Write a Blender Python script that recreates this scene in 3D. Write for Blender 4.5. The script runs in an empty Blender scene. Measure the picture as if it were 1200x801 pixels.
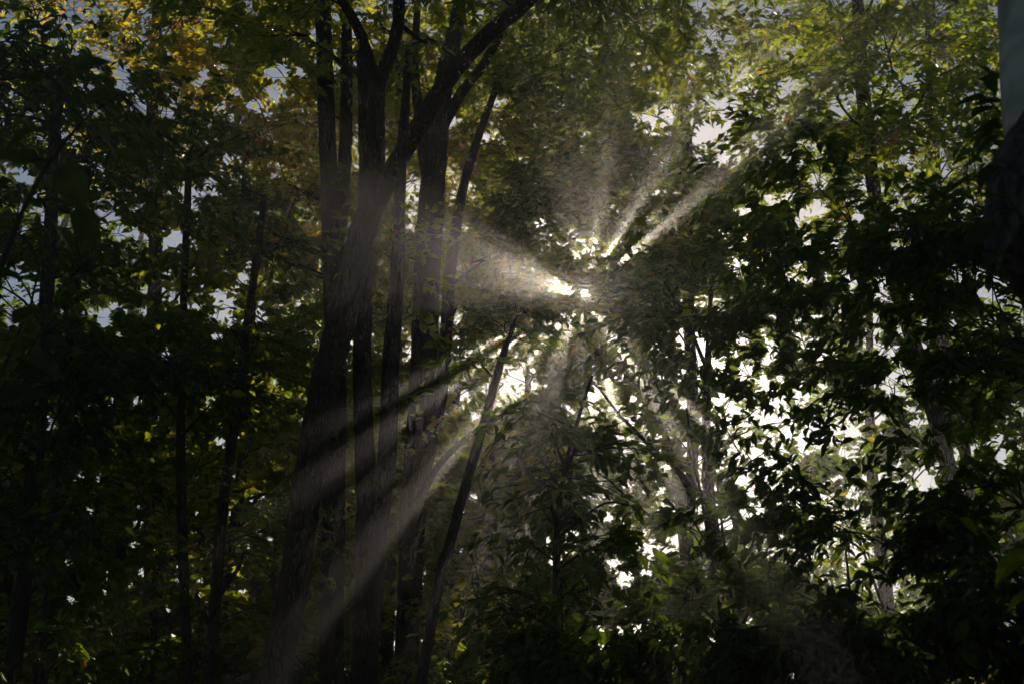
import bpy, math
import numpy as np
from mathutils import Vector, Matrix

# ------------------------------------------------------------------ camera, sky, sun
SC = bpy.context.scene
COL = SC.collection
F = 1448.5                      # focal length in photo pixels (45 degrees across)
PITCH = math.radians(20.0)
CAM = np.array([0.0, 0.0, 1.6])
c_, s_ = math.cos(PITCH), math.sin(PITCH)
FWD, UP, RIGHT = np.array([0, c_, s_]), np.array([0, -s_, c_]), np.array([1.0, 0, 0])

cam_d = bpy.data.cameras.new('camera')
cam_d.sensor_width = 36.0
cam_d.lens = 18.0 / math.tan(math.radians(22.5))
cam_d.clip_start, cam_d.clip_end = 0.05, 5000
cam_d.dof.use_dof = True
cam_d.dof.focus_distance = 11.5
cam_d.dof.aperture_fstop = 4.0
cam = bpy.data.objects.new('camera', cam_d)
cam.location = CAM
cam.rotation_euler = (math.pi / 2 + PITCH, 0, 0)
COL.objects.link(cam)
SC.camera = cam


def ray(px, py):
    v = FWD + RIGHT * ((px - 600) / F) + UP * ((400.5 - py) / F)
    return v / np.linalg.norm(v)


SUN = ray(684, 345)             # direction towards the sun
SU = np.cross(SUN, [0, 0, 1.0]); SU /= np.linalg.norm(SU)
SV = np.cross(SU, SUN)
SUN_EL = math.asin(SUN[2])
SUN_AZ = math.atan2(SUN[0], SUN[1])

W = bpy.data.worlds.new('World')
SC.world = W
W.use_nodes = True
nt = W.node_tree
nt.nodes.clear()
sky = nt.nodes.new('ShaderNodeTexSky')
sky.sky_type = 'NISHITA'
sky.sun_disc = False
sky.sun_elevation = SUN_EL
sky.sun_rotation = SUN_AZ
sky.air_density, sky.dust_density, sky.ozone_density = 1.0, 0.4, 1.0
bg = nt.nodes.new('ShaderNodeBackground')
bg.inputs['Strength'].default_value = 0.05
tc = nt.nodes.new('ShaderNodeTexCoord')
dot = nt.nodes.new('ShaderNodeVectorMath'); dot.operation = 'DOT_PRODUCT'
dot.inputs[1].default_value = SUN
disc = nt.nodes.new('ShaderNodeMath'); disc.operation = 'GREATER_THAN'
disc.inputs[1].default_value = math.cos(math.radians(0.27))
dmul = nt.nodes.new('ShaderNodeMath'); dmul.operation = 'MULTIPLY'
dmul.inputs[1].default_value = 60.0
bg2 = nt.nodes.new('ShaderNodeBackground')
bg2.inputs['Color'].default_value = (1, 0.86, 0.68, 1)
addw = nt.nodes.new('ShaderNodeAddShader')
outw = nt.nodes.new('ShaderNodeOutputWorld')
L = nt.links.new
L(tc.outputs['Generated'], dot.inputs[0])
L(dot.outputs['Value'], disc.inputs[0])
L(disc.outputs[0], dmul.inputs[0])
L(dmul.outputs[0], bg2.inputs['Strength'])
L(sky.outputs[0], bg.inputs['Color'])
L(bg.outputs[0], addw.inputs[0]); L(bg2.outputs[0], addw.inputs[1])
L(addw.outputs[0], outw.inputs['Surface'])

sun_d = bpy.data.lights.new('sun', 'SUN')
sun_d.energy = 5.0
sun_d.angle = math.radians(0.5)
sun_d.color = (1.0, 0.85, 0.70)
sun = bpy.data.objects.new('sun', sun_d)
sun.rotation_euler = Vector(SUN).to_track_quat('Z', 'Y').to_euler()
sun.location = (0, 0, 60)
COL.objects.link(sun)

SC.view_settings.view_transform = 'Standard'
SC.view_settings.look = 'None'
SC.view_settings.exposure = -0.08
SC.view_settings.gamma = 1.0
SC.view_settings.use_curve_mapping = False
cy = SC.cycles
cy.max_bounces = 4
cy.diffuse_bounces = 1
cy.glossy_bounces = 1
cy.transmission_bounces = 2
cy.volume_bounces = 0
cy.transparent_max_bounces = 8
cy.sample_clamp_indirect = 3.0
cy.use_denoising = True
HAZE_DENSITY, HAZE_G = 0.0042, 0.865

# ------------------------------------------------------------------ helpers
RNG = np.random.default_rng(20)


def at(px, py, Y):
    """world point where the line of sight through a photo pixel meets the plane y = Y"""
    r = ray(px, py)
    return CAM + r * (Y / r[1])


def pix(P):
    d = np.asarray(P) - CAM
    z = d @ FWD
    return 600 + F * (d @ RIGHT) / z, 400.5 - F * (d @ UP) / z, z


def norm(v):
    return v / np.maximum(np.linalg.norm(v, axis=-1, keepdims=True), 1e-9)


def mesh_np(name, V, T, mat, tint=None, smooth=False):
    me = bpy.data.meshes.new(name)
    V = np.ascontiguousarray(V, dtype=np.float32); T = np.ascontiguousarray(T, dtype=np.int32)
    me.vertices.add(len(V)); me.vertices.foreach_set('co', V.ravel())
    n, k = T.shape
    me.loops.add(n * k); me.loops.foreach_set('vertex_index', T.ravel())
    me.polygons.add(n)
    me.polygons.foreach_set('loop_start', np.arange(0, n * k, k, dtype=np.int32))
    me.polygons.foreach_set('use_smooth', np.full(n, smooth, dtype=bool))
    if tint is not None:
        a = me.attributes.new('tint', 'FLOAT', 'POINT')
        a.data.foreach_set('value', np.ascontiguousarray(tint, dtype=np.float32))
    me.update(calc_edges=True)
    me.materials.append(mat)
    return me


def obj(name, me, parent=None, kind=None):
    o = bpy.data.objects.new(name, me)
    COL.objects.link(o)
    if parent is not None:
        o.parent = parent
    if kind:
        o['kind'] = kind
    return o


def thing(name, label, cat, loc, group=None):
    o = bpy.data.objects.new(name, None)
    o.empty_display_size = 0.3
    o.location = loc
    COL.objects.link(o)
    o['label'] = label
    o['category'] = cat
    if group:
        o['group'] = group
    return o


def smooth_path(pts, n):
    """Catmull-Rom resample of a polyline with any number of columns"""
    P = np.asarray(pts, float)
    Q = np.vstack([2 * P[0] - P[1], P, 2 * P[-1] - P[-2]])
    t = np.linspace(0, len(P) - 1 - 1e-6, n)
    i = t.astype(int); f = (t - i)[:, None]
    a, b, c, d = Q[i], Q[i + 1], Q[i + 2], Q[i + 3]
    return 0.5 * (2 * b + (c - a) * f + (2 * a - 5 * b + 4 * c - d) * f ** 2 + (3 * b - 3 * c + d - a) * f ** 3)


def tube(P, R, sides, rough=0.0, rng=RNG):
    P = np.asarray(P, float); R = np.asarray(R, float)
    n = len(P)
    T = norm(np.gradient(P, axis=0))
    ref = np.array([1.0, 0.13, 0.07]) if abs(T[:, 0]).mean() < 0.8 else np.array([0.1, 0.2, 1.0])
    A = norm(np.cross(T, ref)); B = np.cross(T, A)
    th = np.linspace(0, 2 * math.pi, sides, endpoint=False)
    rad = np.repeat(R[:, None], sides, 1)
    if rough:
        ph = rng.random(6) * 6.28
        s = np.arange(n)[:, None] / 3.0
        w = sum(np.sin(k * th[None, :] + ph[k] + s * (0.25 * (k - 2))) / (k + 1) for k in range(1, 6))
        rad = rad * (1 + rough * (w * 0.6 + rng.normal(0, 0.35, (n, sides))))
    V = P[:, None, :] + rad[:, :, None] * (np.cos(th)[None, :, None] * A[:, None, :] + np.sin(th)[None, :, None] * B[:, None, :])
    V = V.reshape(-1, 3)
    i = np.arange(n - 1)[:, None] * sides; j = np.arange(sides)[None, :]; j2 = (j + 1) % sides
    Q = np.stack([i + j, i + j2, i + sides + j2, i + sides + j], -1).reshape(-1, 4)
    return V, Q


class Batch:
    def __init__(self):
        self.V, self.Q, self.n = [], [], 0

    def add(self, V, Q):
        self.V.append(V); self.Q.append(Q + self.n); self.n += len(V)

    def mesh(self, name, mat, base):
        return mesh_np(name, np.concatenate(self.V) - base, np.concatenate(self.Q), mat, smooth=True)


# ------------------------------------------------------------------ materials
def nodes(name):
    m = bpy.data.materials.new(name)
    m.use_nodes = True
    m.node_tree.nodes.clear()
    return m, m.node_tree.nodes, m.node_tree.links.new


def ramp(N, stops):
    r = N.new('ShaderNodeValToRGB')
    e = r.color_ramp.elements
    while len(e) < len(stops):
        e.new(0.5)
    for k, (p, c) in enumerate(stops):
        e[k].position = p; e[k].color = (*c, 1)
    return r


def leaf_material():
    m, N, K = nodes('leaf')
    at_ = N.new('ShaderNodeAttribute'); at_.attribute_name = 'tint'
    refl = ramp(N, [(0.0, (.018, .040, .012)), (0.45, (.045, .075, .016)), (0.7, (.095, .11, .018)), (0.88, (.18, .15, .02)), (1.0, (.17, .075, .018))])
    tran = ramp(N, [(0.0, (.05, .10, .006)), (0.45, (.25, .38, .008)), (0.7, (.60, .62, .008)), (0.88, (.80, .62, .012)), (1.0, (.55, .18, .015))])
    K(at_.outputs['Fac'], refl.inputs[0]); K(at_.outputs['Fac'], tran.inputs[0])
    nz = N.new('ShaderNodeTexNoise'); nz.inputs['Scale'].default_value = 60
    geo = N.new('ShaderNodeNewGeometry'); K(geo.outputs['Position'], nz.inputs['Vector'])
    mr = N.new('ShaderNodeMapRange'); mr.inputs['From Min'].default_value = .3; mr.inputs['From Max'].default_value = .7
    mr.inputs['To Min'].default_value = .7; mr.inputs['To Max'].default_value = 1.2
    K(nz.outputs['Fac'], mr.inputs['Value'])
    mul = N.new('ShaderNodeVectorMath'); mul.operation = 'SCALE'
    K(tran.outputs[0], mul.inputs[0]); K(mr.outputs[0], mul.inputs['Scale'])
    p = N.new('ShaderNodeBsdfPrincipled')
    p.inputs['Roughness'].default_value = 0.42
    p.inputs['Specular IOR Level'].default_value = 0.35
    K(refl.outputs[0], p.inputs['Base Color'])
    t = N.new('ShaderNodeBsdfTranslucent'); K(mul.outputs[0], t.inputs['Color'])
    mix = N.new('ShaderNodeMixShader'); mix.inputs[0].default_value = 0.7
    K(p.outputs[0], mix.inputs[1]); K(t.outputs[0], mix.inputs[2])
    o = N.new('ShaderNodeOutputMaterial'); K(mix.outputs[0], o.inputs['Surface'])
    return m


def bark_material(name, dark, light, stretch=6.0, scale=9.0, bump=0.6, spots=None):
    m, N, K = nodes(name)
    tc = N.new('ShaderNodeTexCoord')
    mp = N.new('ShaderNodeMapping'); mp.inputs['Scale'].default_value = (1, 1, 1 / stretch)
    K(tc.outputs['Object'], mp.inputs['Vector'])
    n1 = N.new('ShaderNodeTexNoise'); n1.inputs['Scale'].default_value = scale * 3; n1.inputs['Detail'].default_value = 6
    n2 = N.new('ShaderNodeTexVoronoi'); n2.feature = 'DISTANCE_TO_EDGE'; n2.inputs['Scale'].default_value = scale * 2.2
    n3 = N.new('ShaderNodeTexNoise'); n3.inputs['Scale'].default_value = 2.3; n3.inputs['Detail'].default_value = 5
    K(mp.outputs[0], n1.inputs['Vector']); K(mp.outputs[0], n2.inputs['Vector']); K(tc.outputs['Object'], n3.inputs['Vector'])
    ad = N.new('ShaderNodeMath'); ad.operation = 'MULTIPLY_ADD'
    ad.inputs[1].default_value = 2.2; K(n2.outputs['Distance'], ad.inputs[0]); K(n1.outputs['Fac'], ad.inputs[2])
    r = ramp(N, [(0.3, dark), (0.95, light)])
    K(ad.outputs[0], r.inputs[0])
    mx = N.new('ShaderNodeMixRGB'); mx.inputs[2].default_value = (*(spots or tuple(.6 * a + .02 for a in light)), 1)
    rr = ramp(N, [(0.52, (0, 0, 0)), (0.68, (1, 1, 1))])
    K(n3.outputs['Fac'], rr.inputs[0]); K(rr.outputs[0], mx.inputs[0]); K(r.outputs[0], mx.inputs[1])
    b = N.new('ShaderNodeBump'); b.inputs['Strength'].default_value = bump; b.inputs['Distance'].default_value = 0.03
    K(ad.outputs[0], b.inputs['Height'])
    p = N.new('ShaderNodeBsdfPrincipled'); p.inputs['Roughness'].default_value = 0.85
    p.inputs['Specular IOR Level'].default_value = 0.2
    K(mx.outputs[0], p.inputs['Base Color']); K(b.outputs[0], p.inputs['Normal'])
    o = N.new('ShaderNodeOutputMaterial'); K(p.outputs[0], o.inputs['Surface'])
    return m


LEAF = leaf_material()
BARK = bark_material('brown_bark', (.010, .008, .006), (.075, .06, .044), stretch=3.2, scale=12.0, bump=1.0)
BARK_TWIG = bark_material('twig_bark', (.02, .016, .012), (.05, .04, .03), bump=0.1)
BARK_PALE = bark_material('pale_bark', (.36, .38, .37), (.60, .61, .59), stretch=0.9, scale=2.2, bump=0.2, spots=(.20, .23, .19))
BARK_LICHEN = bark_material('lichen_bark', (.015, .016, .014), (.10, .11, .09), stretch=2.5, scale=10, bump=1.0, spots=(.07, .085, .06))

# ------------------------------------------------------------------ gaps in the canopy that let single shafts of sun through
# direction in the plane across the sunlight (0 right, 90 up), distance from the eye in m, half sizes along / across, from which distance
BEAMS = [
    (0, 0.0, .018, .018, 3), (0, 0, .03, .03, 11), (0, 0, .06, .06, 17),
    (167, .22, .09, .04, 8), (156, .24, .06, .018, 8), (148, .28, .04, .01, 9), (176, .25, .04, .012, 9),
    (40, 1.0, .28, .04, 6.2), (58, .84, .18, .03, 6),
    (-117, .55, .25, .04, 14), (-130, .9, .35, .05, 14), (-140, .9, .4, .025, 14), (-147, 1.3, .4, .035, 13), (-154, 1.5, .4, .03, 13),
    (-131, 1.9, .5, .045, 12), (-147, 2.1, .45, .05, 12), (-130, 3.1, .45, .055, 12), (-154, 2.7, .5, .05, 12), (-146, 3.2, .45, .07, 12), (-139, 2.3, .4, .02, 12), (-124, 2.4, .4, .03, 12),
    (-50, .5, .12, .025, 9), (-62, .38, .14, .03, 9), (-95, .40, .16, .03, 9), (-108, .5, .12, .015, 9),
    (-58, 1.3, .35, .06, 15), (-76, 1.7, .4, .08, 15), (-66, 2.7, .45, .1, 16), (-48, 2.0, .4, .06, 16), (-88, 2.2, .4, .05, 15),
    (-145.6, 5.4, .8, .7, 18.6), (-165, 5.0, .7, .6, 19.6), (-141, 4.75, .4, .4, 20), (-109, 4.4, .5, .6, 16.6), (-45, 6.1, .5, .5, 15),
]
BEAMS = np.array(BEAMS, float)


def in_beam(P, grow=.03):
    d = P - CAM
    u, v, t = d @ SU, d @ SV, d @ SUN
    hit = np.zeros(len(P), bool)
    for a, r, ra, rt, t0 in BEAMS:
        a = math.radians(a)
        ca, sa = math.cos(a), math.sin(a)
        al = u * ca + v * sa - r; ac = -u * sa + v * ca
        hit |= ((al / (ra + grow)) ** 2 + (ac / (rt + grow)) ** 2 < 1) & (t > t0)
    return hit


# openings of the wood: photo position, half size, strength, nearest distance concerned
OPEN = [
    (600, 450, 34, 34, .95, 9), (705, 478, 46, 14, .6, 9), (656, 336, 12, 7, .8, 12), (930, 600, 80, 50, .75, 12), (1000, 680, 60, 34, .85, 10), (890, 540, 50, 24, .8, 12), (870, 500, 40, 16, .7, 9), (1090, 560, 30, 20, .8, 5), (920, 645, 50, 16, .8, 8), (1065, 700, 40, 22, .8, 5), (740, 640, 20, 26, .6, 8), (700, 590, 16, 26, .6, 8), (860, 430, 40, 12, .6, 8), (1010, 640, 36, 22, .8, 5),
    (900, 470, 70, 30, .5, 12), (985, 505, 45, 25, .9, 10), (1090, 620, 60, 60, .6, 12),
    (930, 100, 14, 9, .9, 5), (985, 130, 12, 13, .9, 5), (765, 140, 30, 14, .9, 5), (890, 160, 14, 6, .8, 5), (965, 195, 12, 16, .7, 5), (880, 45, 10, 7, .8, 5), (825, 5, 12, 8, .9, 5),
    (484, 250, 10, 34, .8, 9), (375, 50, 10, 20, .7, 9), (420, 170, 8, 40, .7, 9), (532, 380, 14, 60, .6, 9),
    (30, 350, 26, 26, .8, 5), (200, 345, 20, 20, .8, 5), (215, 290, 16, 12, .8, 5), (120, 250, 60, 10, .3, 5), (260, 370, 16, 14, .8, 5), (95, 100, 6, 5, .95, 3), (110, 132, 10, 4, .95, 3),
    (150, 520, 30, 16, .6, 5), (190, 665, 20, 12, .6, 5), (105, 580, 30, 20, .4, 5), (245, 645, 10, 8, .8, 5), (50, 560, 20, 30, .5, 5), (320, 665, 14, 12, .6, 5),
]


_r = np.random.default_rng(11)
for x0, x1, y0, y1, n in ((0, 330, 280, 400, 110), (0, 330, 440, 720, 110), (100, 800, 0, 300, 90), (780, 1160, 190, 480, 170), (690, 1180, 400, 790, 200), (440, 760, 380, 760, 70), (240, 480, 300, 760, 40), (0, 330, 20, 280, 30)):
    n = int(n * .55)
    while n > 0:
        qx, qy = _r.uniform(x0, x1), _r.uniform(y0, y1)
        for k in range(int(_r.integers(1, 5))):
            w = _r.uniform(3.5, 9)
            OPEN.append((qx + _r.normal(0, 14), qy + _r.normal(0, 14), w, w * _r.uniform(.5, 1.0), .97, 4))
            n -= 1


def in_opening(P, rng, grow):
    x, y, z = pix(P)
    keep = np.ones(len(P))
    g = grow * F / np.maximum(z, 1)
    for a, b, w, h, s, d0 in OPEN:
        m = np.nonzero((np.abs(x - a) < w * 1.6 + 6) & (np.abs(y - b) < h * 1.6 + 6) & (z > d0))[0]
        if len(m):
            q = ((x[m] - a) / (w + g[m])) ** 2 + ((y[m] - b) / (h + g[m])) ** 2
            keep[m] *= 1 - s * np.exp(-q ** 2 * 0.7)
    return rng.random(len(P)) > keep


def clump(P, ph):
    """uneven growth: sparse places between denser clumps, about half a metre across"""
    a = P * 5.2
    n = np.sin(a[:, 0] + ph[0] + 1.3 * np.sin(a[:, 2] * .6 + ph[3])) + np.sin(a[:, 1] * 1.1 + ph[1] + 1.2 * np.sin(a[:, 0] * .7)) + np.sin(a[:, 2] * 1.5 + ph[2] + np.sin(a[:, 1] * .8 + ph[4]))
    return n < -1.6


# ------------------------------------------------------------------ leaves
TPL_FAR = (np.array([[0, 0, 0], [-.5, .42, .10], [0, 1, -.10], [.5, .42, .10]]), np.array([[0, 2, 1], [0, 3, 2]]))
TPL_MID = (np.array([[0, 0, 0], [-.45, .3, .10], [-.40, .66, .08], [0, 1.04, -.10], [.40, .66, .08], [.45, .3, .10]]), np.array([[0, 3, 2], [0, 2, 1], [0, 4, 3], [0, 5, 4]]))
TPL_NEAR = (np.array([[0, 0, 0], [-.40, .22, .10], [-.50, .50, .11], [-.27, .80, .03], [0, 1.08, -.16], [.27, .80, .03], [.50, .50, .11], [.40, .22, .10], [0, .45, .0]]),
            np.array([[0, 8, 1], [1, 8, 2], [2, 8, 3], [3, 8, 4], [4, 8, 5], [5, 8, 6], [6, 8, 7], [7, 8, 0]]))


def leaves_geo(P, D, Nn, S, Wd, tpl):
    side = np.cross(D, Nn)
    V0, T0 = tpl
    V = (P[:, None] + S[:, None, None] * (V0[None, :, 0:1] * Wd[:, None, None] * side[:, None] + V0[None, :, 1:2] * D[:, None] + V0[None, :, 2:3] * Nn[:, None]))
    T = T0[None] + (np.arange(len(P)) * len(V0))[:, None, None]
    return V.reshape(-1, 3), T.reshape(-1, 3)


def leaf_variant(k):
    r = np.random.default_rng(k)
    V0, T0 = TPL_NEAR
    V = V0.copy()
    V[:, 0] *= 0.42 + .1 * r.random()
    V[:, 2] += -.18 * r.random() * V[:, 1] ** 2 + .05 * r.normal(size=len(V))
    V[:, 0] += .06 * r.normal() * V[:, 1] ** 2
    return V, T0


VARIANTS = {}


def variant_mesh(k, tint):
    key = (k, int(round(tint * 6)))
    if key not in VARIANTS:
        V, T = leaf_variant(k)
        VARIANTS[key] = mesh_np('leaf', V, T, LEAF, np.full(len(V), key[1] / 6))
    return VARIANTS[key]


# ------------------------------------------------------------------ trees
def make_branches(skel, srad, targets, rng, nsub, nleaf, sub_len, leaf, droop, limb_r, up_k, seg=4, wild=.9):
    """limbs grow from the nearest wood below every target, twigs along them, leaves along the twigs"""
    wood = Batch()
    LP, LD, LN, twigs = [], [], [], []
    SP, SR = skel.copy(), srad.copy()
    d0 = np.array([np.min(np.linalg.norm(SP - t, axis=1)) for t in targets])
    for T in targets[np.argsort(d0)]:
        dv = T - SP
        h = np.hypot(dv[:, 0], dv[:, 1]); ds = np.linalg.norm(dv, axis=1)
        k = rng.uniform(*up_k)
        cost = ds + 1.6 * np.maximum(0, k * h - dv[:, 2]) + 3.0 * (ds < .25) + 12 * np.maximum(0, .010 - SR) * 10
        j = int(np.argmin(cost))
        A, ra, ln = SP[j], SR[j], ds[j]
        for _ in range(5):
            mid = A * .5 + T * .5 + np.array([0, 0, .08 * ln]) + rng.normal(0, .07 * ln, 3)
            q3 = A * .22 + T * .78 + np.array([0, 0, .07 * ln]) + rng.normal(0, .05 * ln, 3)
            C = smooth_path([A, mid, q3, T], 9)
            if not in_beam(C, .01).any():
                break
            T = T + rng.normal(0, .25, 3)
        r0 = min(ra * .75, limb_r * ln + .006)
        rr = np.linspace(r0, .004, 9)
        V, Q = tube(C, rr, 6 if r0 > .02 else 4)
        wood.add(V, Q)
        SP = np.vstack([SP, C[2:8]]); SR = np.concatenate([SR, rr[2:8]])
        dl = norm(np.gradient(C, axis=0))
        lo = max(.25, 1 - 1.7 / max(ln, .1))
        for s in range(nsub):
            f = lo + (1 - lo) * rng.uniform(0, 1.0) ** .8
            i = min(int(f * 8), 7); g = f * 8 - i
            B = C[i] * (1 - g) + C[i + 1] * g
            lat = np.cross(dl[i], [0, 0, 1]); lat /= max(np.linalg.norm(lat), 1e-6)
            sg = 1 if s % 2 else -1
            d = norm(dl[i] * rng.uniform(.3, 1.0) + sg * lat * rng.uniform(.5, 1.1) + rng.normal(0, .25, 3) + np.array([0, 0, -droop * .5]))
            tl = sub_len * rng.uniform(.5, 1.3)
            tip = B + d * tl + np.array([0, 0, -droop * tl * .5])
            ctrl = B + d * tl * .55 + np.array([0, 0, .03 * tl])
            ts = np.linspace(0, 1, seg)[:, None]
            tw = (1 - ts) ** 2 * B + 2 * ts * (1 - ts) * ctrl + ts ** 2 * tip
            if seg == 4:
                twigs.append((tw, min(.007, r0 * .6)))
            n = max(3, int(nleaf * rng.uniform(.6, 1.3)))
            t = np.sort(rng.uniform(.12, 1.0, n))[:, None]
            P = (1 - t) ** 2 * B + 2 * t * (1 - t) * ctrl + t ** 2 * tip
            dt = norm(tip - B)
            lt = np.cross(dt, [0, 0, 1]); lt /= max(np.linalg.norm(lt), 1e-6)
            sgn = np.where(np.arange(n) % 2, 1, -1)[:, None]
            D = norm(dt * rng.uniform(.2, .9, (n, 1)) + sgn * lt * rng.uniform(.3, 1.0, (n, 1)) + np.array([0, 0, -1]) * rng.uniform(.0, 1.0, (n, 1)) * droop + rng.normal(0, .22, (n, 3)))
            Nv = norm(np.array([0, 0, 1]) + rng.normal(0, wild, (n, 3)))
            Nv = norm(Nv - (Nv * D).sum(1, keepdims=True) * D)
            LP.append(P + rng.normal(0, .02, (n, 3))); LD.append(D); LN.append(Nv)
    if twigs:
        tp = np.concatenate([t for t, _ in twigs])
        bad = (in_beam(tp, 0) | in_opening(tp, rng, .06)).reshape(-1, 4)[:, 1:].sum(1) > 0
        for (tw, r1), b in zip(twigs, bad):
            if not b:
                wood.add(*tube(tw, np.linspace(r1, .002, 4), 3))
    return wood, np.concatenate(LP), np.concatenate(LD), np.concatenate(LN)


def ellipsoid(rng, c, r, n, hollow=.35):
    d = norm(rng.normal(size=(n, 3)))
    return np.asarray(c) + d * (rng.uniform(hollow ** 3, 1, (n, 1)) ** (1 / 3)) * np.asarray(r)


def tree(name, label, cat, trunk_pts, radii, targets, tint=.3, tint_var=.12, leaf=.13, leaf_w=.5, nsub=10, nleaf=16, sub_len=.9, droop=.35,
         limb_r=.014, up_k=(.25, .8), near=0, group=None, bark=BARK, limbs=(), seed=0, opening=True, stem='trunk', sides=12, far=False, even=False, sink=None):
    rng = np.random.default_rng(seed + 1000)
    pts = np.asarray(trunk_pts, float)
    pr = smooth_path(np.column_stack([pts, radii]), max(8, int(len(pts) * 7)))
    P, R = pr[:, :3], np.maximum(pr[:, 3], .004)
    base = P[0].copy()
    V, Q = tube(P, R, sides, .10, rng)
    if sink is not None:
        sink['wood'].add(V, Q)
        root = None
    else:
        root = thing(name, label, cat, base, group)
        obj(stem, mesh_np(stem, V - base, Q, bark, smooth=True), root)
    SKP, SKR = [P[len(P) // 4:]], [R[len(P) // 4:]]
    for lp, lr in limbs:
        lq = smooth_path(np.column_stack([np.asarray(lp, float), lr]), len(lp) * 6)
        V, Q = tube(lq[:, :3], lq[:, 3], 10, .10, rng)
        SKP.append(lq[2:, :3]); SKR.append(lq[2:, 3])
        obj('limb', mesh_np('limb', V - base, Q, bark, smooth=True), root)
    if len(targets):
        wood, LP, LD, LN = make_branches(np.concatenate(SKP), np.concatenate(SKR), targets, rng, nsub, nleaf, sub_len, leaf, droop, limb_r, up_k, 3 if far else 4, .5 if near else .9)
        if sink is None:
            obj('branches', wood.mesh('branches', BARK_TWIG, base), root, 'stuff')
        else:
            sink['wood'].add(np.concatenate(wood.V), np.concatenate(wood.Q))
        kill = in_beam(LP + LD * leaf * .5, leaf * .17)
        if opening:
            kill |= in_opening(LP + LD * leaf * .5, rng, leaf * .2)
        if not even:
            kill |= clump(LP, rng.random(5) * 6.28)
        LP, LD, LN = LP[~kill], LD[~kill], LN[~kill]
        n = len(LP)
        S = leaf * rng.uniform(.6, 1.25, n)
        Wd = leaf_w * rng.uniform(.8, 1.2, n)
        # neighbouring leaves share a colour, single leaves turn on their own
        ph = rng.random(6) * 6.28
        tn = tint + tint_var * (.6 * np.sin(LP[:, 0] * 1.7 + ph[0]) * np.sin(LP[:, 2] * 2.1 + ph[1]) + .55 * rng.normal(size=n)) + np.where(rng.random(n) > .985, .45, 0)
        tn = np.clip(tn, 0, 1)
        solo = np.zeros(n, bool)
        if near:
            x, y, z = pix(LP)
            vis = (x > -5) & (x < 1205) & (y > -5) & (y < 806) & (z > .5)
            score = np.where(vis, S / np.maximum(z, .5), 0)
            idx = np.argsort(-score)[:near]
            idx = idx[score[idx] * F > 9]
            solo[idx] = True
            for i in idx:
                me = variant_mesh(int(rng.integers(6)), float(tn[i]))
                lo = obj('leaf', me, root)
                sd = np.cross(LD[i], LN[i])
                M = Matrix.Identity(4)
                for k in range(3):
                    M[k][0] = sd[k] * S[i]; M[k][1] = LD[i][k] * S[i]; M[k][2] = LN[i][k] * S[i]; M[k][3] = LP[i][k] - base[k]
                lo.matrix_local = M
        lp_px = leaf / max(pix(LP.mean(0))[2], 1) * F
        tpl = TPL_NEAR if near else TPL_MID if lp_px > 13 else TPL_FAR
        r = ~solo
        if r.any():
            V, T = leaves_geo(LP[r], LD[r], LN[r], S[r], Wd[r], tpl)
            if sink is not None:
                sink['leaf'].append((V, T, np.repeat(tn[r], len(tpl[0]))))
                return None
            obj('crown', mesh_np('crown', V - base, T, LEAF, np.repeat(tn[r], len(tpl[0]))), root, 'stuff')
        STATS.append((name, n))
    return root


STATS = []


def ptrunk(pp, Y, ext=True):
    """trunk points from the photo (bottom to top: x, y, half width px), at distance Y, carried down to the ground"""
    pts, rad = [], []
    for q in pp:
        y = Y + (q[3] if len(q) > 3 else 0)
        p = at(q[0], q[1], y)
        pts.append(p); rad.append(q[2] / F * (p - CAM) @ FWD)
    if ext:
        d = pts[0] - pts[1]; d = d / abs(d[2])
        b = pts[0] + d * pts[0][2] * .7; b[2] = -.1
        pts.insert(0, b); rad.insert(0, rad[0] * 1.25)
    return pts, rad


def lobes(rng, specs):
    """foliage masses: photo x, y, distance, half sizes px, half depth m, count"""
    out = []
    for px, py, Y, rx, ry, dp, n in specs:
        c = at(px, py, Y)
        k = np.linalg.norm(c - CAM) / F
        out.append(ellipsoid(rng, c, (rx * k, dp, ry * k), n, .1))
    return np.concatenate(out)


# ------------------------------------------------------------------ ground
def build_ground():
    n = 90
    g = np.sinh(np.linspace(-3.2, 3.2, n)) / math.sinh(3.2) * 190
    X, Y = np.meshgrid(g, g)
    Z = .10 * np.sin(X * .7 + 1) * np.cos(Y * .55) + .05 * np.sin(X * 2.1) * np.sin(Y * 1.7 + 2) - .08
    V = np.column_stack([X.ravel(), Y.ravel(), Z.ravel()])
    i = (np.arange(n - 1)[:, None] * n + np.arange(n - 1)[None, :]).ravel()
    Q = np.column_stack([i, i + 1, i + n + 1, i + n])
    m, N, K = nodes('leaf_litter')
    nz = N.new('ShaderNodeTexVoronoi'); nz.inputs['Scale'].default_value = 9
    tcn = N.new('ShaderNodeTexCoord'); K(tcn.outputs['Object'], nz.inputs['Vector'])
    r = ramp(N, [(0, (.035, .022, .012)), (.5, (.075, .045, .02)), (.8, (.05, .06, .02)), (1, (.12, .075, .03))])
    K(nz.outputs['Color'], r.inputs[0])
    b = N.new('ShaderNodeBump'); b.inputs['Distance'].default_value = .04; K(nz.outputs['Distance'], b.inputs['Height'])
    p = N.new('ShaderNodeBsdfPrincipled'); p.inputs['Roughness'].default_value = .9
    K(r.outputs[0], p.inputs['Base Color']); K(b.outputs[0], p.inputs['Normal'])
    o = N.new('ShaderNodeOutputMaterial'); K(p.outputs[0], o.inputs['Surface'])
    obj('ground', mesh_np('ground', V, Q, m, smooth=True), None, 'structure')


build_ground()

# ------------------------------------------------------------------ the trees whose trunks stand out
rg = np.random.default_rng(7)

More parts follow.
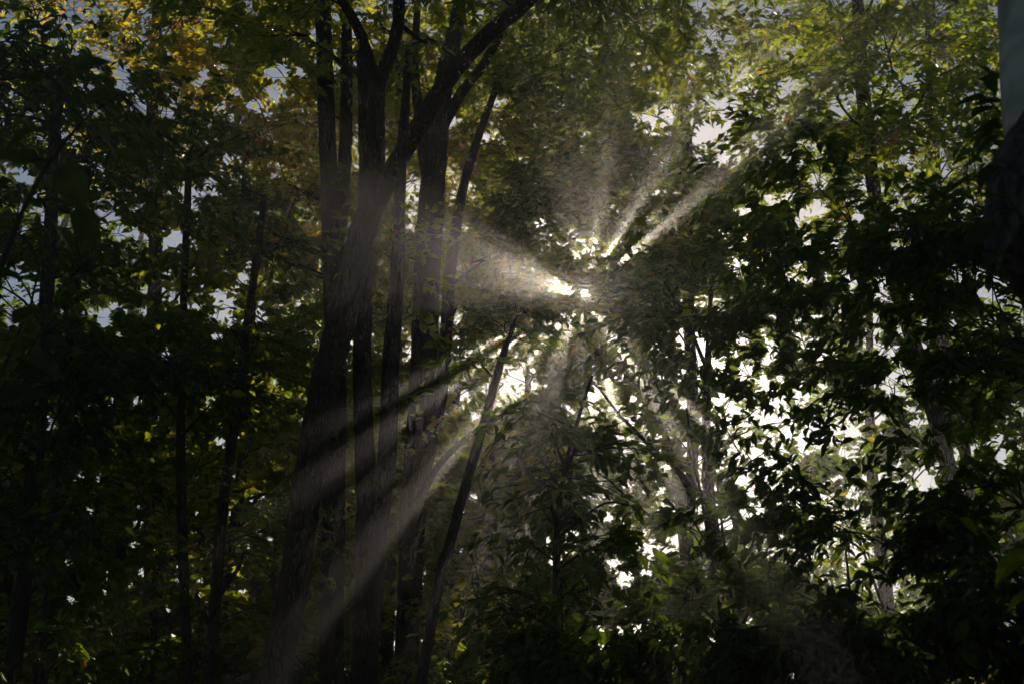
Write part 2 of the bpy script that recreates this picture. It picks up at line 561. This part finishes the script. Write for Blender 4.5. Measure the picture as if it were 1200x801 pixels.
# the forked tree
pA, rA = ptrunk([(322, 801, 19), (345, 680, 18), (361, 560, 18), (380, 450, 17.5), (399, 380, 17), (417, 300, 16), (436, 238, 15.5), (446, 214, 14)], 11)
fork = [((at(441, 232, 11), at(441, 190, 11), at(441, 140, 11.05), at(442, 96, 11.1)), (.115, .095, .088, .085)),
        ((at(442, 100, 11.1), at(430, 62, 11), at(418, 30, 10.9), at(396, -8, 10.8), at(372, -60, 10.6), at(350, -130, 10.5)), (.075, .062, .055, .05, .045, .03)),
        ((at(442, 100, 11.1), at(456, 66, 11.2), at(466, 30, 11.3), at(470, -20, 11.4), at(486, -120, 11.6)), (.08, .07, .068, .06, .035)),
        ((at(438, 240, 11), at(461, 197, 10.9), at(486, 156, 10.8), at(510, 116, 10.7), at(540, 74, 10.6), at(575, 38, 10.5), at(622, -2, 10.4), at(700, -80, 10.2), at(760, -170, 10)), (.12, .10, .096, .092, .088, .085, .08, .06, .035))]
tA = lobes(rg, [(300, 0, 11.5, 110, 40, .6, 5), (560, -60, 11, 260, 60, 2.5, 30), (300, -130, 11, 300, 80, 3, 30), (760, -140, 10, 260, 80, 2.5, 24)])
tree('tree', 'large dark tree whose trunk forks into a Y left of the sun', 'tree', pA, rA, tA, tint=.55, tint_var=.15, limbs=fork, seed=1, near=0, sides=18, nsub=9, nleaf=14, leaf=.13)

pB, rB = ptrunk([(389, 801, 15), (389, 680, 14.5), (391, 560, 14), (393, 470, 13), (392, 380, 12), (388, 270, 11), (383, 150, 10), (380, 60, 9.5), (376, -40, 8)], 14)
limB = [((at(392, 300, 14), at(400, 240, 14.1), at(405, 150, 14.2), at(406, 40, 14.3), at(408, -40, 14.4)), (.10, .09, .085, .075, .06))]
tB = lobes(rg, [(300, 130, 15, 110, 120, .7, 9), (390, 60, 15.5, 110, 60, .7, 7), (350, -90, 14, 220, 90, 3, 22), (250, 260, 15, 70, 60, 1.5, 8)])
tree('tree', 'straight trunk just right behind the forked trunk with yellowing leaves', 'tree', pB, rB, tB, tint=.78, limbs=limB, seed=2, leaf=.14, nsub=10, nleaf=14)

pC, rC = ptrunk([(427, 801, 16), (431, 720, 16), (434, 650, 17), (430, 590, 13), (427, 520, 12), (424, 430, 11), (426, 330, 10), (428, 200, 8), (424, 60, 6)], 13)
limC = [((at(434, 655, 13), at(446, 590, 13), at(455, 510, 13), at(458, 420, 13.2), at(466, 320, 13.4), at(470, 200, 13.6), at(480, 60, 13.8)), (.14, .11, .105, .10, .085, .07, .05))]
tC = lobes(rg, [(440, 60, 14, 120, 60, .8, 6), (470, 330, 14, 60, 50, 1, 5)])
tree('tree', 'twin stemmed tree with streaks of sunlight across its low split', 'tree', pC, rC, tC, tint=.6, limbs=limC, seed=3)

pD, rD = ptrunk([(476, 801, 15), (480, 700, 15), (484, 600, 15), (491, 500, 15), (497, 400, 16), (501, 300, 16), (508, 200, 15), (516, 120, 12), (530, 50, 10), (546, -20, 8)], 16)
limD = [((at(486, 600, 15.9), at(512, 548, 15.8), at(545, 514, 15.7), at(585, 488, 15.6), at(618, 466, 15.5)), (.05, .045, .038, .028, .01)),
        ((at(486, 590, 16), at(504, 520, 16), at(518, 450, 16), at(524, 370, 16), at(530, 300, 16.3), at(548, 200, 16.6), at(590, 80, 17)), (.11, .10, .095, .09, .085, .07, .045)),
        ((at(512, 160, 16), at(540, 110, 16), at(570, 70, 16), at(600, 10, 16), at(620, -40, 16)), (.10, .08, .07, .06, .04)),
        ((at(506, 240, 16), at(494, 160, 16), at(486, 80, 16), at(490, -10, 16)), (.10, .08, .07, .05))]
tD = lobes(rg, [(560, 100, 17, 130, 90, .8, 9), (540, 330, 17, 70, 60, 1.5, 8), (620, 20, 17, 130, 60, .8, 7)])
tree('tree', 'broad hazy trunk fourth from the left of the middle clump, behind the beams', 'tree', pD, rD, tD, tint=.6, limbs=limD, seed=4)

pE, rE = ptrunk([(510, 705, 6.5), (526, 640, 6.2), (545, 570, 5.8), (567, 495, 5.4), (585, 430, 5), (595, 400, 3.2), (604, 380, 1.6)], 12)
tE = lobes(rg, [(600, 372, 12, 34, 18, .5, 4), (560, 420, 12, 30, 20, .4, 2)])
tree('tree', 'slim bare stem leaning right towards the sun', 'tree', pE, rE, tE, tint=.3, seed=5, leaf=.12, sub_len=.5)

for k, (pp, Y, lb, lob) in enumerate([
    ([(219, 801, 6), (216, 700, 6), (213, 600, 6), (212, 480, 5), (216, 340, 4.5), (222, 180, 4)], 13, 'thin upright stem left of the forked trunk, leftmost of the close pair', [(200, 420, 13, 80, 70, 1.5, 12), (220, 200, 14, 90, 80, 1.5, 14)]),
    ([(246, 801, 7), (251, 720, 7), (259, 620, 6.5), (268, 540, 6), (277, 490, 5.5), (290, 380, 5), (310, 230, 4)], 12.5, 'thin dark stem left of the forked trunk, leaning slightly right', [(290, 420, 13, 60, 60, 1.2, 10), (320, 240, 14, 70, 80, 1.5, 12), (300, 640, 13.5, 50, 50, 1, 7)]),
    ([(12, 801, 11), (22, 720, 11), (33, 620, 10.5), (42, 530, 10), (50, 420, 9), (60, 260, 8), (66, 100, 6)], 11, 'dark trunk nearest the left edge of the wood', [(40, 330, 12, 80, 90, 1.5, 16), (60, 120, 12, 90, 90, 1.5, 16), (20, 500, 11.5, 60, 60, 1.2, 9)]),
    ([(46, 801, 9), (58, 700, 8.5), (68, 600, 8), (76, 500, 7.5), (84, 380, 7), (100, 200, 6)], 13, 'dark slender trunk second from the left edge of the wood', [(120, 380, 13.5, 80, 70, 1.5, 14), (130, 180, 13.5, 90, 90, 1.5, 16), (130, 560, 13.5, 70, 60, 1.2, 10)]),
]):
    p, r = ptrunk(pp, Y)
    tree('tree', lb, 'tree', p, r, lobes(rg, lob), tint=.22 if k > 1 else .4, seed=10 + k, leaf=.13)

pT, rT = ptrunk([(1150, 801, 10), (1140, 680, 10), (1110, 540, 9), (1070, 400, 9), (1030, 260, 8), (1012, 120, 8), (1006, 20, 7), (1000, -60, 5)], 15)
tT = lobes(rg, [(900, 60, 14, 120, 70, .7, 9), (1060, 60, 14, 110, 70, .7, 10), (1100, 170, 13, 80, 70, .7, 9), (950, 220, 14, 130, 60, .8, 12), (830, 130, 14.5, 90, 80, .7, 8),
                (1000, -60, 14, 240, 60, 2, 24), (1080, 300, 13, 80, 60, 1.2, 10)])
tree('tree', 'tree at upper right with sunlit yellow green leaves above the black boughs', 'tree', pT, rT, tT, tint=.56, tint_var=.14, seed=20, leaf=.14, leaf_w=.48, nsub=10, nleaf=15)
pV, rV = ptrunk([(172, 801, 9), (178, 640, 9), (176, 480, 8), (182, 300, 8), (178, 140, 7), (184, 20, 6), (186, -60, 5)], 18)
tV = lobes(rg, [(210, 20, 18, 110, 70, 0.8, 22), (310, 50, 18, 100, 70, 0.8, 22), (220, 130, 18, 110, 70, 0.8, 22), (320, 170, 17.5, 90, 80, 0.7, 20), (110, 120, 18, 80, 80, 0.6, 9), (270, 270, 17.5, 100, 60, 0.7, 14), (60, 40, 18, 80, 60, 0.6, 8), (170, -70, 18, 220, 60, 1.0, 22)])
tree('tree', 'tree at upper left with golden sunlit leaves beside dark ones', 'tree', pV, rV, tV, tint=.78, tint_var=.2, seed=22, leaf=.14, leaf_w=.5, nsub=10, nleaf=16)
pW, rW = ptrunk([(452, 801, 9), (456, 600, 9), (462, 480, 8), (464, 300, 8), (470, 140, 7), (466, 20, 6), (468, -60, 5)], 20)
tW = lobes(rg, [(400, 60, 20, 90, 80, 0.8, 18), (500, 50, 20, 100, 80, 0.8, 20), (590, 60, 20, 80, 80, 0.8, 16), (450, 170, 20, 110, 50, 0.8, 18), (560, 190, 20, 90, 60, 0.7, 16), (470, -70, 20, 220, 60, 1.0, 22), (360, 240, 20, 60, 60, 0.6, 8), (470, 300, 20, 90, 60, 0.7, 14), (430, 180, 21, 130, 90, 0.8, 30), (540, 120, 21, 120, 90, 0.8, 26), (500, 240, 22, 110, 80, 0.8, 34), (410, 160, 19, 80, 80, 0.7, 14)])
tree('tree', 'tree behind the fork of the forked trunk, its yellow leaves showing between the limbs', 'tree', pW, rW, tW, tint=.7, tint_var=.18, seed=23, leaf=.15, leaf_w=.5, nsub=10, nleaf=16)
pX, rX = ptrunk([(1116, 801, 9), (1112, 600, 9), (1106, 480, 8), (1100, 300, 8), (1092, 140, 7), (1090, 20, 6), (1088, -60, 5)], 19)
tX = lobes(rg, [(930, 40, 19, 110, 80, 0.8, 24), (960, 150, 19, 70, 80, 0.6, 22), (1040, 30, 19, 100, 70, 0.8, 20), (1140, 60, 19, 90, 90, 0.8, 20), (1130, 190, 19, 90, 70, 0.8, 16), (1010, 180, 19, 100, 60, 0.8, 14), (1050, -70, 19, 220, 60, 1.0, 22), (1060, 300, 19, 110, 60, 0.7, 14), (860, 200, 19, 60, 70, 0.7, 10), (880, 250, 20, 120, 80, 0.8, 34)])
tree('tree', 'tree at upper right standing second behind the boughs, leaves glowing green', 'tree', pX, rX, tX, tint=.55, tint_var=.14, seed=24, leaf=.15, leaf_w=.5, nsub=10, nleaf=16)
pU, rU = ptrunk([(802, 801, 7), (806, 640, 7), (812, 500, 7), (806, 340, 7), (804, 180, 8), (792, 60, 7), (788, -60, 5)], 19)
tU = lobes(rg, [(688, 350, 15.5, 36, 26, .4, 7), (650, 320, 15.8, 30, 22, .3, 4), (640, 230, 16.5, 90, 50, .7, 16), (730, 180, 16.5, 80, 60, .7, 14), (670, 110, 16.5, 110, 60, .7, 14), (790, 320, 17, 70, 50, .7, 14), (600, 260, 16.5, 50, 40, .6, 8), (700, 60, 18, 140, 80, 1.0, 26), (790, 70, 18, 90, 80, 1.0, 16), (660, 160, 18, 110, 60, 1.0, 16), (740, 220, 18, 120, 70, 1.0, 22), (730, -60, 18, 240, 70, 1.0, 24), (700, 330, 18, 130, 60, 0.8, 26), (740, 420, 18, 110, 50, 0.8, 16), (620, 320, 18, 60, 60, 0.8, 10)])
tU = np.concatenate([tU, lobes(np.random.default_rng(77), [(736, 286, 17.5, 16, 12, .3, 4), (775, 246, 17, 30, 20, .3, 5), (700, 240, 17, 24, 18, .3, 4)])])
tree('tree', 'tree right behind the sun with dim olive leaves and yellow fringes', 'tree', pU, rU, tU, tint=.55, tint_var=.18, seed=21, leaf=.16, leaf_w=.5, nsub=10, nleaf=16)

# ------------------------------------------------------------------ near trees whose single leaves can be told apart
pR, rR = [(4.9, 7.2, -.1), (4.7, 7.0, 2), (4.5, 6.9, 4), (4.4, 6.8, 6.5), (4.2, 6.6, 9)], [.16, .13, .12, .09, .04]
tR = lobes(rg, [(930, 190, 6.6, 36, 34, .3, 5), (1000, 330, 7, 140, 80, 1.0, 15), (1120, 380, 6.5, 90, 110, 1.0, 16), (880, 350, 7.5, 110, 60, .9, 11), (1130, 250, 6, 60, 60, .8, 9),
                (1080, 480, 7, 110, 60, 1, 10), (940, 430, 7.5, 110, 40, .8, 6), (800, 400, 8, 50, 40, .6, 7)])
tree('tree', 'near tree on the right spreading black leafy boughs across the light', 'tree', pR, rR, tR, tint=.16, seed=30, leaf=.088, leaf_w=.46, droop=.45, near=300, nsub=10, nleaf=13, sub_len=.6)

pR2, rR2 = [(3.9, 6.4, -.1), (3.8, 6.3, 1), (3.6, 6.2, 2), (3.4, 6.1, 3), (3.1, 6.1, 4.0)], [.06, .05, .045, .035, .012]
tR2 = lobes(rg, [(1120, 580, 6.2, 80, 50, .6, 9), (1000, 740, 6, 180, 40, .7, 20), (1130, 720, 5.8, 90, 70, .7, 16), (800, 760, 6.5, 160, 35, .7, 15), (900, 560, 7, 70, 40, .6, 4), (960, 620, 6.5, 70, 40, .6, 4), (640, 770, 7, 70, 30, .6, 6)])
tree('young_tree', 'young tree low on the right with thin arching branches and dark leaves', 'tree', pR2, rR2, tR2, tint=.12, seed=31, leaf=.085, leaf_w=.5, droop=.5, near=300, nsub=9, nleaf=14, sub_len=.5, up_k=(.2, .6), stem='stem')

pS, rS = ptrunk([(652, 801, 3.2), (650, 720, 3), (652, 620, 2.8), (664, 540, 2.5), (684, 470, 2), (694, 440, 1.5)], 7)
tS = lobes(rg, [(650, 490, 7, 60, 40, .5, 5), (700, 560, 7, 80, 50, .5, 7), (650, 610, 7, 70, 50, .5, 6), (720, 650, 7, 60, 50, .5, 5), (640, 700, 7, 80, 40, .5, 6)])
tree('young_tree', 'young tree below the sun with large drooping pointed leaves', 'tree', pS, rS, tS, tint=.25, seed=32, leaf=.092, leaf_w=.46, droop=.5, near=300, nsub=5, nleaf=10, sub_len=.4, up_k=(.2, .7), stem='stem')

pL, rL = [(-4.6, 7.2, -.1), (-4.4, 7.2, 2), (-4.3, 7.1, 4), (-4.2, 7, 6.5), (-4.1, 7, 9)], [.16, .13, .12, .09, .04]
tL = lobes(rg, [(80, 290, 7.5, 110, 60, 1, 9), (170, 200, 7.5, 90, 60, 1, 7), (90, 440, 7.5, 110, 50, 1, 11), (210, 420, 8, 80, 40, .8, 6), (60, 60, 7.5, 90, 60, 1, 8), (80, 620, 7.5, 90, 40, .8, 6)])
tree('tree', 'near tree on the left hanging deep black boughs over the dim wood', 'tree', pL, rL, tL, tint=.1, seed=33, leaf=.085, leaf_w=.5, droop=.5, near=200, nsub=9, nleaf=14, sub_len=.6)

def pale_trunk():
    pts, rad = ptrunk([(1330, 900, 78), (1296, 560, 70), (1262, 280, 64), (1240, 130, 62), (1234, 0, 61), (1224, -140, 60), (1214, -400, 56)], 3.6)
    pr = smooth_path(np.column_stack([pts, rad]), 60)
    P, R = pr[:, :3], pr[:, 3]
    base = P[0].copy()
    root = thing('tree', 'pale smooth trunk close by at the top right edge, marked with small knot scars', 'tree', base)
    rng = np.random.default_rng(3)
    V, Q = tube(P, R, 32, .012, rng)
    obj('trunk', mesh_np('trunk', V - base, Q, BARK_PALE, smooth=True), root)
    # knot scars: shallow lips with a dark hollow
    for px, py, w in ((1192, 60, .012), (1188, 92, .009), (1193, 128, .010), (1196, 22, .008)):
        q = at(px, py, 3.6)
        i = np.argmin(np.abs(P[:, 2] - q[2]))
        d = q - P[i]; d[2] = 0
        d = norm(np.array([d[0], -abs(R[i]) * .75, 0])); c = P[i] + d * (R[i] * 1.0); c[2] = q[2]
        t = np.cross([0, 0, 1.0], d)
        th = np.linspace(0, 6.2832, 13)
        ring = np.array([c + t * w * .55 * math.cos(a) + np.array([0, 0, 1.6 * w * math.sin(a)]) for a in th])
        V, Q = tube(ring, np.full(13, w * .28), 6)
        obj('knot_scar', mesh_np('knot_scar', V - base, Q, BARK_LICHEN, smooth=True), root)
    # broken lower limb, grey with lichen, hanging down in front of the trunk
    lp = [at(1232, 130, 3.3), at(1196, 190, 3.2), at(1180, 240, 3.15), at(1166, 290, 3.1), at(1158, 330, 3.05)]
    lq = smooth_path(np.column_stack([lp, [.055, .078, .062, .030, .006]]), 26)
    V, Q = tube(lq[:, :3], lq[:, 3], 28, .16, rng)
    obj('broken_limb', mesh_np('broken_limb', V - base, Q, BARK_LICHEN, smooth=True), root)
    ln = [at(1262, 430, 3.5), at(1225, 350, 3.35), at(1196, 300, 3.3), at(1182, 250, 3.3)]
    lq = smooth_path(np.column_stack([ln, [.09, .07, .06, .03]]), 20)
    V, Q = tube(lq[:, :3], lq[:, 3], 18, .06, rng)
    obj('limb', mesh_np('limb', V - base, Q, BARK, smooth=True), root)


pale_trunk()


def bough(name, label, path, rad, leaves, tint, seed, wl=.62):
    """a bare stem with single large leaves: photo x, y, distance, length m, direction in the picture in degrees"""
    rng = np.random.default_rng(seed)
    pts = np.array([at(*q) for q in path])
    pr = smooth_path(np.column_stack([pts, rad]), 24)
    base = pr[0, :3].copy()
    root = thing(name, label, 'plant', base)
    V, Q = tube(pr[:, :3], pr[:, 3], 7)
    obj('stem', mesh_np('stem', V - base, Q, BARK_TWIG, smooth=True), root)
    for x, y, Y, ln, a in leaves:
        p = at(x, y, Y)
        a = math.radians(a)
        D = norm(RIGHT * math.cos(a) + UP * math.sin(a) + FWD * rng.normal(0, .35))
        Nv = norm(np.array([0, -.5, .8]) + rng.normal(0, .3, 3)); Nv = norm(Nv - (Nv @ D) * D)
        lo = obj('leaf', variant_mesh(int(rng.integers(6)), tint), root)
        sd = np.cross(D, Nv) * wl / .42
        M = Matrix.Identity(4)
        for k in range(3):
            M[k][0] = sd[k] * ln; M[k][1] = D[k] * ln; M[k][2] = Nv[k] * ln; M[k][3] = p[k] - base[k]
        lo.matrix_local = M
        # leaf stalk back to the stem
        j = np.argmin(np.linalg.norm(pr[:, :3] - p, axis=1))
        V, Q = tube(np.array([pr[j, :3], (pr[j, :3] + p) / 2 + [0, 0, .01], p + D * .01]), [.003, .002, .002], 4)
        obj('leaf_stalk', mesh_np('leaf_stalk', V - base, Q, BARK_TWIG, smooth=True), root)
    return root


bough('sapling', 'sapling at upper left holding large broad dark leaves close by', [(-150, 1500, 3.0), (-60, 700, 3.0), (-20, 400, 3.0), (30, 240, 3.0), (90, 150, 3.0), (140, 110, 3.0)], (.014, .012, .010, .007, .005, .002),
      [(70, 112, 3.0, .13, 150), (86, 90, 3.0, .12, 40), (100, 120, 3.0, .13, 5), (60, 150, 2.95, .12, 195), (96, 148, 3.0, .13, -25), (140, 150, 3.0, .13, -12), (190, 150, 3.05, .11, 10), (40, 190, 3, .12, 170), (70, 200, 2.95, .13, -40),
       (130, 180, 3.1, .12, -15), (205, 215, 3.1, .1, 20), (245, 225, 3.1, .08, -100), (280, 238, 3.1, .07, -5), (20, 250, 2.9, .13, 200), (50, 260, 3, .12, -30), (90, 240, 3, .11, -70), (30, 330, 3, .12, 160), (20, 420, 3, .12, -20), (-10, 470, 3, .14, 10), (15, 380, 3, .12, 30)], .05, 41)
bough('sapling', 'sapling by the pale trunk with black jagged leaf bunch at the upper right', [(1420, 1500, 3.9), (1350, 700, 3.9), (1290, 330, 3.9), (1230, 200, 3.9), (1180, 140, 3.9), (1150, 110, 3.9)], (.014, .012, .010, .007, .005, .002),
      [(1160, 120, 3.9, .11, 165), (1165, 125, 3.9, .11, 200), (1168, 112, 3.9, .10, 135), (1172, 140, 3.9, .12, 225), (1180, 120, 3.9, .11, 175), (1165, 100, 3.9, .09, 110), (1178, 160, 3.9, .12, 205), (1172, 150, 3.95, .12, 180), (1176, 195, 3.0, .1, 210), (1150, 210, 3.9, .11, 190), (1186, 235, 2.95, .09, 160), (1168, 262, 3.0, .1, 215), (1190, 300, 3.0, .1, 190), (1190, 150, 3.9, .1, 240), (1185, 100, 3.95, .1, 150)], .03, 42)
bough('sapling', 'sapling at the lower right edge with one long pale leaf hanging down', [(1400, 1600, 3.4), (1330, 1000, 3.4), (1260, 760, 3.4), (1220, 660, 3.4), (1200, 638, 3.4)], (.012, .010, .008, .005, .002),
      [(1200, 640, 3.4, .125, 232), (1230, 690, 3.4, .12, 200), (1250, 740, 3.4, .12, 190)], .45, 43, .4)

# ------------------------------------------------------------------ the wood behind
fill = np.random.default_rng(99)
spots = []
for gy in np.arange(18, 33.5, 3.8):
    for gx in np.arange(-24, 25, 3.7):
        x, y = gx + fill.uniform(-1.5, 1.5), gy + fill.uniform(-1.6, 1.6)
        if abs(x) > y * .5 + 2:
            continue
        if abs(pix(np.array([x, y, 1.6 + .42 * y]))[0] - 684) < 26:
            x += .042 * y
        for dx in (0, .4, -.4, .8, -.8, 1.2, -1.2):
            if not in_beam(np.column_stack([np.full(40, x + dx), np.full(40, y), np.linspace(2, 15, 40)]), .14).any():
                x += dx
                break
        spots.append((x, y))
for k, (x, y) in enumerate(spots):
    clearing = x > 2.0 and y > 23.5 and x < .46 * y
    if clearing and fill.random() < .15:
        continue
    top = 1.6 + (.47 if x > -.3 * y else .58) * y + fill.uniform(-.7, .7)
    H = min(top, 15.3) if not clearing else fill.uniform(6, 9)
    r0 = H * .011
    lean = fill.normal(0, .05, 2)
    P = [(x, y, -.1), (x + lean[0] * H * .3, y + lean[1] * H * .3, H * .3), (x + lean[0] * H * .5 + fill.normal(0, .2), y + lean[1] * H * .6, H * .6), (x + lean[0] * H * .8, y + lean[1] * H, H * .98)]
    z0 = H * fill.uniform(.12, .3)
    R = fill.uniform(2.3, 3.1)
    n = int(H * 5.4)
    tg = ellipsoid(fill, (x, y, (H + z0) / 2), (R, R, (H - z0) / 2), n, .25)
    px = pix(np.array([x, y, H * .6]))[0]
    zone = 'left' if px < 300 else 'middle' if px < 760 else 'right'
    if clearing:
        lab, grp = 'hazy tree in the bright misty opening at lower right', 'misty trees in the bright opening'
    elif y < 26:
        lab, grp = {'left': ('dim leafy tree deep in the dark left wood', 'trees behind on the dark left'),
                    'middle': ('leafy tree behind the clump of trunks', 'trees behind the middle trunks'),
                    'right': ('green tree behind the black boughs on the right', 'trees behind the right boughs')}[zone]
    else:
        lab, grp = {'left': ('far back row tree seen in specks on the left', 'far trees on the left'),
                    'middle': ('far back row tree seen in specks near the sun', 'far trees near the sun'),
                    'right': ('far back row tree seen in specks on the right', 'far trees on the right')}[zone]
    tree('tree', lab, 'tree', P, (r0 * 1.2, r0, r0 * .75, .02), tg, tint=float(np.clip(fill.normal(.5 if x > -6 else .4, .14), .1, .9)), leaf=.165, leaf_w=.64, nsub=9, nleaf=24, sub_len=1.1, far=True,
         group=grp, seed=200 + k, sides=8)

for k, (px, py, Y, lab) in enumerate([(340, 585, 18, 'sunlit yellow green sapling showing between the thin stems left of the forked trunk'), (330, 440, 19, 'green lit sapling crown high behind the thin stems left of the forked trunk'),
                                      (415, 560, 19.5, 'green lit sapling glimpsed in the narrow gap between the straight trunks'), (560, 700, 16, 'brownish green lit sapling below the bare leaning stem'),
                                      (1095, 765, 14.5, 'bright green sapling showing in the hole at the bottom right')]):
    c = at(px, py, Y)
    P = [(c[0], c[1], -.1), (c[0] + .1, c[1], c[2] * .5), (c[0], c[1], c[2])]
    tree('sapling', lab, 'sapling', P, (.04, .03, .01), ellipsoid(fill, c, (1.1, .3, 1.0), 20, .1), tint=.6, tint_var=.08, leaf=.12, leaf_w=.55, nsub=8, nleaf=15, sub_len=.6, seed=500 + k, stem='stem', sides=6)

# far rows added to shade the haze: one mass, seen only in specks
sink = {'wood': Batch(), 'leaf': []}
for k in range(30):
    row, i = divmod(k, 10)
    y = 34.5 + 3.6 * row + fill.uniform(-.8, .8)
    x = -13 + 2.75 * i + fill.uniform(-.8, .8) + 1.4 * (row % 2)
    if 2.6 < x < .46 * y:
        continue
    if abs(pix(np.array([x, y, 1.6 + .42 * y]))[0] - 684) < 22:
        x += .9
    H = 15.2 + fill.uniform(-.8, 0)
    tg = ellipsoid(fill, (x, y, H * .54), (2.4, 2.2, H * .45), 46, .1)
    tree('tree', '', '', [(x, y, -.1), (x + .1, y, H * .3), (x - .1, y, H * .6), (x, y, H * .95)], (.2, .17, .12, .02), tg,
         tint=.45, leaf=.22, leaf_w=.66, nsub=9, nleaf=26, sub_len=1.7, far=True, even=True, seed=600 + k, sides=8, sink=sink)


def far_shade_wood():
    V = list(sink['wood'].V); Q = np.concatenate(sink['wood'].Q)
    T = [np.concatenate([Q[:, [0, 1, 2]], Q[:, [0, 2, 3]]])]
    n = sink['wood'].n; nw = len(T[0]); tint = [np.zeros(n)]
    for v, t, c in sink['leaf']:
        V.append(v); T.append(t + n); tint.append(c); n += len(v)
    me = mesh_np('far_shade_wood', np.concatenate(V), np.concatenate(T), BARK, np.concatenate(tint))
    me.materials.append(LEAF)
    idx = np.ones(len(me.polygons), np.int32); idx[:nw] = 0
    me.polygons.foreach_set('material_index', idx)
    obj('far_shade_wood', me, None, 'stuff')


far_shade_wood()

# misty trees standing in the bright opening
for k in range(20):
    y = fill.uniform(26, 43)
    x = fill.uniform(.09, .40) * y
    H = fill.uniform(7, 12)
    tg = ellipsoid(fill, (x, y, H * .6), (2.2, 2.0, H * .4), 34, .1)
    tree('tree', 'hazy tree in the bright misty opening at lower right', 'tree', [(x, y, -.1), (x + fill.normal(0, .4), y, H * .4), (x + fill.normal(0, .7), y, H * .95)], (.07, .055, .012), tg,
         tint=.4, leaf=.15, leaf_w=.6, nsub=9, nleaf=20, sub_len=1.0, far=True, group='misty trees in the bright opening', seed=700 + k, sides=8)

# undergrowth between the trunks
for k in range(26):
    y = fill.uniform(10.5, 22)
    x = fill.uniform(-.46, .46) * y
    if y < 14 and -3.6 < x < -.6:
        continue
    H = fill.uniform(3, 5.5)
    P = [(x, y, -.1), (x + .1, y, H * .4), (x + fill.normal(0, .2), y + .1, H * .95)]
    tg = ellipsoid(fill, (x, y, H * .62), (1.5, 1.5, H * .42), 22, .2)
    px = pix(np.array([x, y, 2.5]))[0]
    zone = 'lower left' if px < 420 else 'lower middle' if px < 800 else 'lower right'
    tree('sapling', 'leafy undergrowth sapling at the %s' % zone, 'sapling', P, (.03, .025, .01), tg, tint=float(np.clip(fill.normal(.42, .1), .1, .8)), leaf=.13, leaf_w=.55, nsub=7, nleaf=15, sub_len=.7,
         group='undergrowth saplings at the %s' % zone, seed=400 + k, stem='stem', sides=6)

# ------------------------------------------------------------------ unseen canopy over and behind the viewer, added to darken the wood
def build_shade_canopy():
    r = np.random.default_rng(5)
    P = []
    for k in range(110):
        c = np.array([r.uniform(-14, 14), r.uniform(-13, 11), r.uniform(7.5, 14)])
        c[2] = max(c[2], 4.5 + .84 * max(c[1], 0) + 2.5)
        P.append(ellipsoid(r, c, (2.2, 2.2, 1.0), 420, 0))
    for k in range(40):
        a = r.uniform(math.pi, 2 * math.pi)
        P.append(ellipsoid(r, (13 * math.cos(a), 13 * math.sin(a), r.uniform(1, 9)), (2.2, 2.2, 1.5), 420, 0))
    P = np.concatenate(P)
    n = len(P)
    D = norm(r.normal(size=(n, 3)) + [0, 0, -.4]); Nn = norm(r.normal(size=(n, 3)) * .6 + [0, 0, 1]); Nn = norm(Nn - (Nn * D).sum(1, keepdims=True) * D)
    V, T = leaves_geo(P, D, Nn, r.uniform(.2, .32, n), np.full(n, .6), TPL_FAR)
    obj('shade_canopy', mesh_np('shade_canopy', V, T, LEAF, np.repeat(np.clip(r.normal(.3, .1, n), 0, 1), 4)), None, 'stuff')


build_shade_canopy()

# ------------------------------------------------------------------ haze
def build_haze():
    m, N, K = nodes('haze')
    v = N.new('ShaderNodeVolumePrincipled')
    v.inputs['Color'].default_value = (1, .98, .95, 1)
    v.inputs['Density'].default_value = HAZE_DENSITY
    v.inputs['Anisotropy'].default_value = HAZE_G
    o = N.new('ShaderNodeOutputMaterial'); K(v.outputs[0], o.inputs['Volume'])
    a, z0, z1 = 200, -1.5, 16.5
    V = np.array([(x, y, z) for z in (z0, z1) for y in (-a, a) for x in (-a, a)], float)
    Q = np.array([(0, 2, 3, 1), (4, 5, 7, 6), (0, 1, 5, 4), (2, 6, 7, 3), (0, 4, 6, 2), (1, 3, 7, 5)])
    o = obj('haze', mesh_np('haze', V, Q, m), None, 'stuff')
    o['label'] = 'thin morning haze filling the wood'


build_haze()

# ------------------------------------------------------------------ which one is which: place along the row, counted from the left of the picture
ORD = ['leftmost', 'second from the left', 'third from the left', 'fourth from the left', 'fifth from the left', 'sixth from the left', 'seventh from the left', 'eighth from the left', 'ninth from the left', 'tenth from the left', 'eleventh from the left', 'twelfth from the left', 'thirteenth from the left', 'fourteenth from the left'] + ['%s from the left' % w for w in ('fifteenth', 'sixteenth', 'seventeenth', 'eighteenth', 'nineteenth', 'twentieth', 'twenty first', 'twenty second', 'twenty third', 'twenty fourth', 'twenty fifth', 'twenty sixth', 'twenty seventh', 'twenty eighth', 'twenty ninth', 'thirtieth', 'thirty first', 'thirty second', 'thirty third', 'thirty fourth')]
groups = {}
for o in SC.objects:
    if o.type == 'EMPTY' and 'group' in o:
        groups.setdefault(o['group'], []).append(o)
for gname, os_ in groups.items():
    os_.sort(key=lambda o: pix(np.array([o.location.x, o.location.y, 4.0]))[0])
    for k, o in enumerate(os_):
        last = k == len(os_) - 1 and len(os_) > 1
        o['label'] = o['label'] + ', ' + ('rightmost' if last else ORD[min(k, len(ORD) - 1)])
print('LEAVES', sum(n for _, n in STATS), 'TREES', len(STATS), 'OBJECTS', len(bpy.data.objects), 'SPOTS', len(spots))
